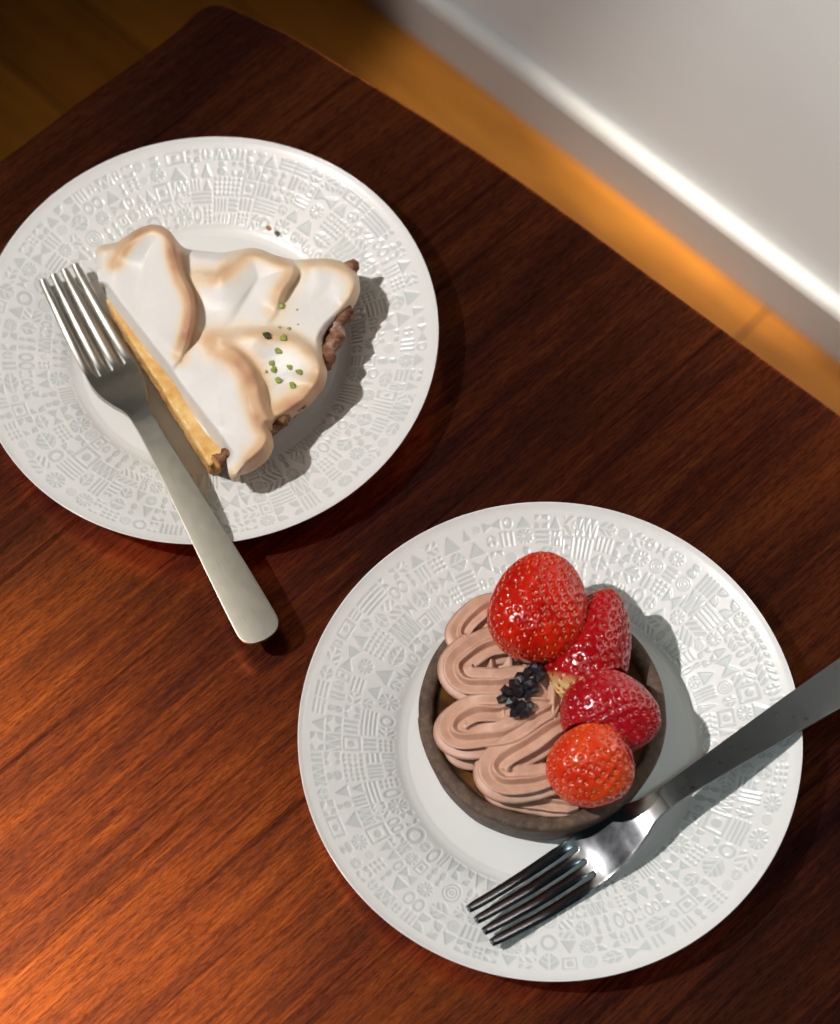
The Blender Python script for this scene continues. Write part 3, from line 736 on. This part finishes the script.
def z5(x, y): return 400 + x / 2.897, 530 + y / 2.897
M_CREAM, nt, b = mat('mocha_cream')
n = noise(nt, objvec(nt), 250, 4)
nt.links.new(ramp(nt, n, [(.3, s2l((196, 150, 126))), (.7, s2l((212, 168, 144)))]), b.inputs['Base Color'])
b.inputs['Roughness'].default_value = .45; b.inputs['Subsurface Weight'].default_value = .1; b.inputs['Subsurface Radius'].default_value = (.003, .002, .0015); b.inputs['Subsurface Scale'].default_value = 1
bump(nt, b, n, .12, .0006)
def piped(path, name, pts=8, ratio=.55):
    """path: list of (x, y in zoom frame, z, radius)"""
    c = catmull([(*P(*z5(x, y), z), r) for x, y, z, r in path], 40 * len(path))
    c = resample(c, 30 * len(path)); cen = c[:, :3]; r = c[:, 3]
    tg = np.gradient(cen, axis=0); tg /= np.linalg.norm(tg, axis=1)[:, None]
    up = np.array([0, 0, 1.0]); sd = np.cross(up, tg); sd /= np.linalg.norm(sd, axis=1)[:, None]; nu = np.cross(tg, sd)
    k = pts * 10; a = np.arange(k) * 2 * math.pi / k
    u = (a * pts / (2 * math.pi)) % 1; tri = np.abs(u - .5) * 2
    rad = ratio + (1 - ratio) * (tri ** 1.5)
    n0 = len(cen); sl = np.linspace(0, n0 / 30, n0); tw_ = .5 * (vnoise(sl * .9 + len(path) * 7, sl * 0 + path[0][0]) - .5); r = r * (.18 + .82 * np.sqrt(np.clip(np.minimum(np.arange(n0), n0 - 1 - np.arange(n0)) / 16, 0, 1))); r = r * (1 + .10 * (vnoise(sl * 1.7 + 3, sl * 0 + path[0][1]) - .5))
    A_ = a[None] + tw_[:, None]
    V = cen[:, None] + r[:, None, None] * rad[None, :, None] * (np.cos(A_)[..., None] * sd[:, None] + .82 * np.sin(A_)[..., None] * nu[:, None])
    n_ = len(cen); V = V.reshape(-1, 3); f = grid_faces(n_, k, True).tolist() + [list(range(k)), list(range((n_ - 1) * k, n_ * k))]
    o = mesh_obj(name, V, f, M_CREAM, tart); fix_normals(o); return o
piped([(330, 240, .0285, .007), (280, 330, .0285, .010), (270, 430, .0285, .011), (300, 540, .0285, .011), (360, 640, .0285, .010), (420, 720, .028, .008)], 'piped_cream')
piped([(420, 300, .029, .008), (430, 420, .029, .011), (440, 540, .029, .011), (480, 640, .0285, .009)], 'piped_cream')
# first fold runs from the peak under the large berry; the others zigzag down
piped([(330, 250, .032, .0045), (270, 225, .034, .006), (205, 262, .033, .0062), (178, 310, .031, .006), (240, 340, .030, .006), (330, 340, .029, .006)], 'piped_cream')
piped([(420, 330, .031, .006), (330, 325, .0335, .0075), (235, 345, .034, .0078), (172, 392, .033, .0078), (195, 440, .033, .0076), (280, 452, .034, .0074), (370, 450, .034, .007), (430, 480, .033, .006)], 'piped_cream')
piped([(200, 525, .0265, .006), (165, 600, .0265, .0058), (190, 650, .0262, .0055), (280, 640, .0262, .0055), (330, 600, .027, .005)], 'piped_cream')
piped([(450, 500, .032, .006), (370, 505, .034, .0072), (270, 520, .0335, .0076), (175, 556, .033, .0076), (160, 592, .033, .0074), (220, 612, .033, .0072), (320, 590, .034, .0068), (400, 540, .0345, .006), (455, 500, .034, .005)], 'piped_cream')
piped([(300, 705, .0265, .006), (290, 752, .0262, .006), (370, 772, .0262, .006), (470, 790, .0262, .0055), (520, 800, .026, .004)], 'piped_cream')
piped([(480, 545, .033, .006), (420, 590, .0345, .0072), (340, 640, .0345, .0078), (280, 690, .0335, .0078), (300, 728, .033, .0076), (380, 730, .033, .007), (450, 720, .033, .006), (520, 735, .031, .005)], 'piped_cream')

# ------------------------------------------------------------------ strawberries
def berry_mat(name, ca, cb, hull=None):
    m, nt, b = mat(name)
    n = noise(nt, objvec(nt), 70, 3)
    c = ramp(nt, n, [(.36, s2l(ca)), (.64, s2l(cb))])
    if hull:
        t = attr(nt, 'along'); c = mix(nt, ramp(nt, t, [(.0, (1, 1, 1)), (.06, (1, 1, 1)), (.17, (0, 0, 0))]), c, s2l((236, 206, 140)))
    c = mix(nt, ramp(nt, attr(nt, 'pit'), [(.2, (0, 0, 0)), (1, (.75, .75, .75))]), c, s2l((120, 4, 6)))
    nt.links.new(c, b.inputs['Base Color']); b.inputs['Roughness'].default_value = .22
    b.inputs['Coat Weight'].default_value = .6; b.inputs['Coat Roughness'].default_value = .05
    cb_ = node(nt, 'ShaderNodeBump', Strength=.55, Distance=.0012); nt.links.new(noise(nt, objvec(nt), 330, 2), cb_.inputs['Height']); nt.links.new(cb_.outputs['Normal'], b.inputs['Coat Normal']); nt.links.new(cb_.outputs['Normal'], b.inputs['Normal'])
    b.inputs['Subsurface Weight'].default_value = .08; b.inputs['Subsurface Radius'].default_value = (.005, .0012, .0006); b.inputs['Subsurface Scale'].default_value = 1
    return m
M_SEED = plain('berry_seed', (222, 116, 52), .3, 400, .2)
M_SEEDD = plain('berry_seed_dark', (196, 66, 40), .3, 400, .2)
BERRIES = []
class Berry:
    def __init__(s, cpx, cpy, z, ax, L, w, cone, flat, lean):
        """centre pixel (zoom frame) and height, axis direction hull->tip in the zoom frame, length, half width"""
        s.c = P(*z5(cpx, cpy), z); d = P(*z5(cpx + ax[0] * 100, cpy + ax[1] * 100), z) - s.c
        d = d / np.linalg.norm(d); d = d * math.cos(lean) + np.array([0, 0, math.sin(lean)])
        s.y = d; s.x = np.cross(d, [0, 0, 1.0]); s.x /= np.linalg.norm(s.x); s.z = np.cross(s.x, s.y); s.L, s.w, s.cone, s.flat = L, w, cone, flat
    def rad(s, t):                       # t -1 hull .. 1 tip
        t = np.clip(t, -1, 1); return s.w * np.clip(1 - np.abs(t) ** 2.3, 0, 1) ** .52 * (1 - s.cone * (t + .35))
    def local(s, p):
        q = p - s.c; return np.stack([q @ s.x, q @ s.y, (q @ s.z) / s.flat], -1)
    def world(s, l): return s.c + l[..., 0:1] * s.x + l[..., 1:2] * s.y + l[..., 2:3] * s.flat * s.z
    def surf(s, t, a):
        r = s.rad(t); r = r * (1 + .05 * np.cos(3 * a + s.L * 900)) ; return np.stack([r * np.cos(a), t * s.L / 2, r * np.sin(a)], -1)
def make_berry(B, label, m_flesh, m_seed, seed, nseed=190):
    nt_, na = 150, 220
    th = np.linspace(.0005, math.pi - .0005, nt_); t = -np.cos(th); a = np.arange(na) * 2 * math.pi / na
    Tt, A = np.meshgrid(t, a, indexing='ij'); l = B.surf(Tt, A); flat = l.reshape(-1, 3)
    i = np.arange(nseed) + .5; ts = -1 + 2 * i / nseed; ts = np.sign(ts) * np.abs(ts); as_ = i * 2.399963 + seed
    as_ = as_ + rng.normal(0, .05, nseed); ts = np.clip(ts + rng.normal(0, .008, nseed), -.97, .97)
    sp_ = B.surf(ts, as_)
    d = np.full(len(flat), 9.0)
    for q in sp_: d = np.minimum(d, np.linalg.norm(flat - q, axis=1))
    sg = .00088
    pit = np.exp(-(d / sg) ** 2)
    cen = np.zeros_like(flat); cen[:, 1] = flat[:, 1] * .75; nd = flat - cen; nd /= np.linalg.norm(nd, axis=1)[:, None] + 1e-9
    flat2 = flat - nd * (pit * .00095)[:, None]
    V = B.world(flat2)
    def press(V):                        # fruit pressed against the berries already there
        for O in BERRIES:
            q = O.local(V); r = np.hypot(q[:, 0], q[:, 2]); tt_ = q[:, 1] / (O.L / 2); R_ = O.rad(tt_) * 1.02; ins = (np.abs(tt_) < 1) & (r < R_)
            if ins.any():
                k = (R_[ins] / np.maximum(r[ins], 1e-5))[:, None]; q2 = q[ins].copy(); q2[:, [0, 2]] *= np.minimum(k, 40)
                W_ = O.world(q2); mv = W_ - V[ins]; V[ins] = V[ins] + mv
        return V
    V = press(V); V[:, 2] = np.maximum(V[:, 2], .0232 + .0005 * (V[:, 0] * 0))
    f = grid_faces(nt_, na, True).tolist() + [list(range(na))[::-1], list(range((nt_ - 1) * na, nt_ * na))]
    fm = [0] * len(f); al = ((Tt + 1) / 2).reshape(-1); pits = pit
    # seeds: small teardrops sunk in their pits
    ua, va = 7, 8; SV = []; 
    uu = np.linspace(.05, math.pi - .05, ua); vv = np.arange(va) * 2 * math.pi / va
    U, W_ = np.meshgrid(uu, vv, indexing='ij'); unit = np.stack([np.sin(U) * np.cos(W_), np.cos(U), np.sin(U) * np.sin(W_)], -1).reshape(-1, 3)
    off = len(V); allv = [V]; k = .00046
    for q in sp_:
        n_ = q - np.array([0, q[1] * .75, 0]); n_ /= np.linalg.norm(n_); ty = np.array([0, 1.0, 0]) - n_ * n_[1]; ty /= np.linalg.norm(ty) + 1e-9; tx = np.cross(ty, n_)
        loc = q - n_ * .00050 + unit[:, :1] * k * .75 * tx + unit[:, 1:2] * k * 1.35 * ty + unit[:, 2:3] * k * .75 * n_
        wv = B.world(loc); c0 = wv.mean(0)
        hid = any((lambda ql: abs(ql[1]) < O.L / 2 and math.hypot(ql[0], ql[2]) < O.rad(ql[1] / (O.L / 2)) * 1.04)(O.local(c0[None])[0]) for O in BERRIES) or c0[2] < .0238
        if hid: continue
        allv.append(wv); gf = grid_faces(ua, va, True, off).tolist(); f += gf; fm += [1] * len(gf); off += len(wv)
    V = np.vstack(allv); pad = len(V) - len(al)
    loc0 = tuple(B.c)
    o = mesh_obj('strawberry', V, f, [m_flesh, m_seed], attrs={'along': np.r_[al, np.ones(pad)], 'pit': np.r_[pits, np.zeros(pad)]}, origin=loc0, fmat=fm)
    fix_normals(o); tag(o, label, 'strawberry', 'strawberries on the chocolate tart')
    BERRIES.append(B); return o
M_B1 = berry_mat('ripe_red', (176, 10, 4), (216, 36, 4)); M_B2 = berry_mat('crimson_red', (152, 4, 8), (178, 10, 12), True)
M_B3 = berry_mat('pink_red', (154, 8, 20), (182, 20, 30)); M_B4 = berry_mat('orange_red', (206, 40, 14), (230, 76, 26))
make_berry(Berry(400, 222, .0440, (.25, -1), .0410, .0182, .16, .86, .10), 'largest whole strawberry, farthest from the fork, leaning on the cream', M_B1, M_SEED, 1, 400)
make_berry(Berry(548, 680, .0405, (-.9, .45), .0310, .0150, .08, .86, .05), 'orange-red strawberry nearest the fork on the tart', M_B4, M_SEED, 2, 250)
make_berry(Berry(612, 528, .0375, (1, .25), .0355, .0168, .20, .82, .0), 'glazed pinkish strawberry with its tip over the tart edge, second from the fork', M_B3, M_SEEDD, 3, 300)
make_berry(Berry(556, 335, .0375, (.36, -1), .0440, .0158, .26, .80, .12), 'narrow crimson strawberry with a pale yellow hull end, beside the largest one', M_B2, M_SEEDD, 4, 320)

# ------------------------------------------------------------------ dark chocolate cluster
w = P(*z5(350, 470), .0405)
cl = empty('chocolate_cluster', tuple(w), 'small cluster of blackish chocolate bits in the middle of the cream', 'garnish')
M_DARK, nt, b = mat('dark_chocolate'); n = noise(nt, objvec(nt), 300, 4)
nt.links.new(ramp(nt, n, [(.3, s2l((14, 12, 16))), (.7, s2l((44, 38, 44)))]), b.inputs['Base Color']); b.inputs['Roughness'].default_value = .4; bump(nt, b, n, .6, .001)
bits = [(395, 400, 2.5), (372, 412, 2.5), (405, 425, 2.3), (352, 428, 2.6), (378, 445, 2.7), (330, 448, 2.4), (312, 470, 2.6), (345, 470, 2.8), (300, 488, 2.1), (325, 500, 2.3), (368, 478, 2.4), (350, 510, 2.5), (332, 528, 2.1), (362, 528, 2.3), (378, 508, 2.0), (388, 465, 2.0), (408, 402, 1.7)]
for i, (x, y, r) in enumerate(bits):
    q = P(*z5(x, y), .0405 + .0016 * random.uniform(-1, 1)); v, f = chunk(300 + i, r * .001, 1.15, .9, 1)
    mesh_obj('chocolate_bit', v + q, f, M_DARK, cl, smooth=False)
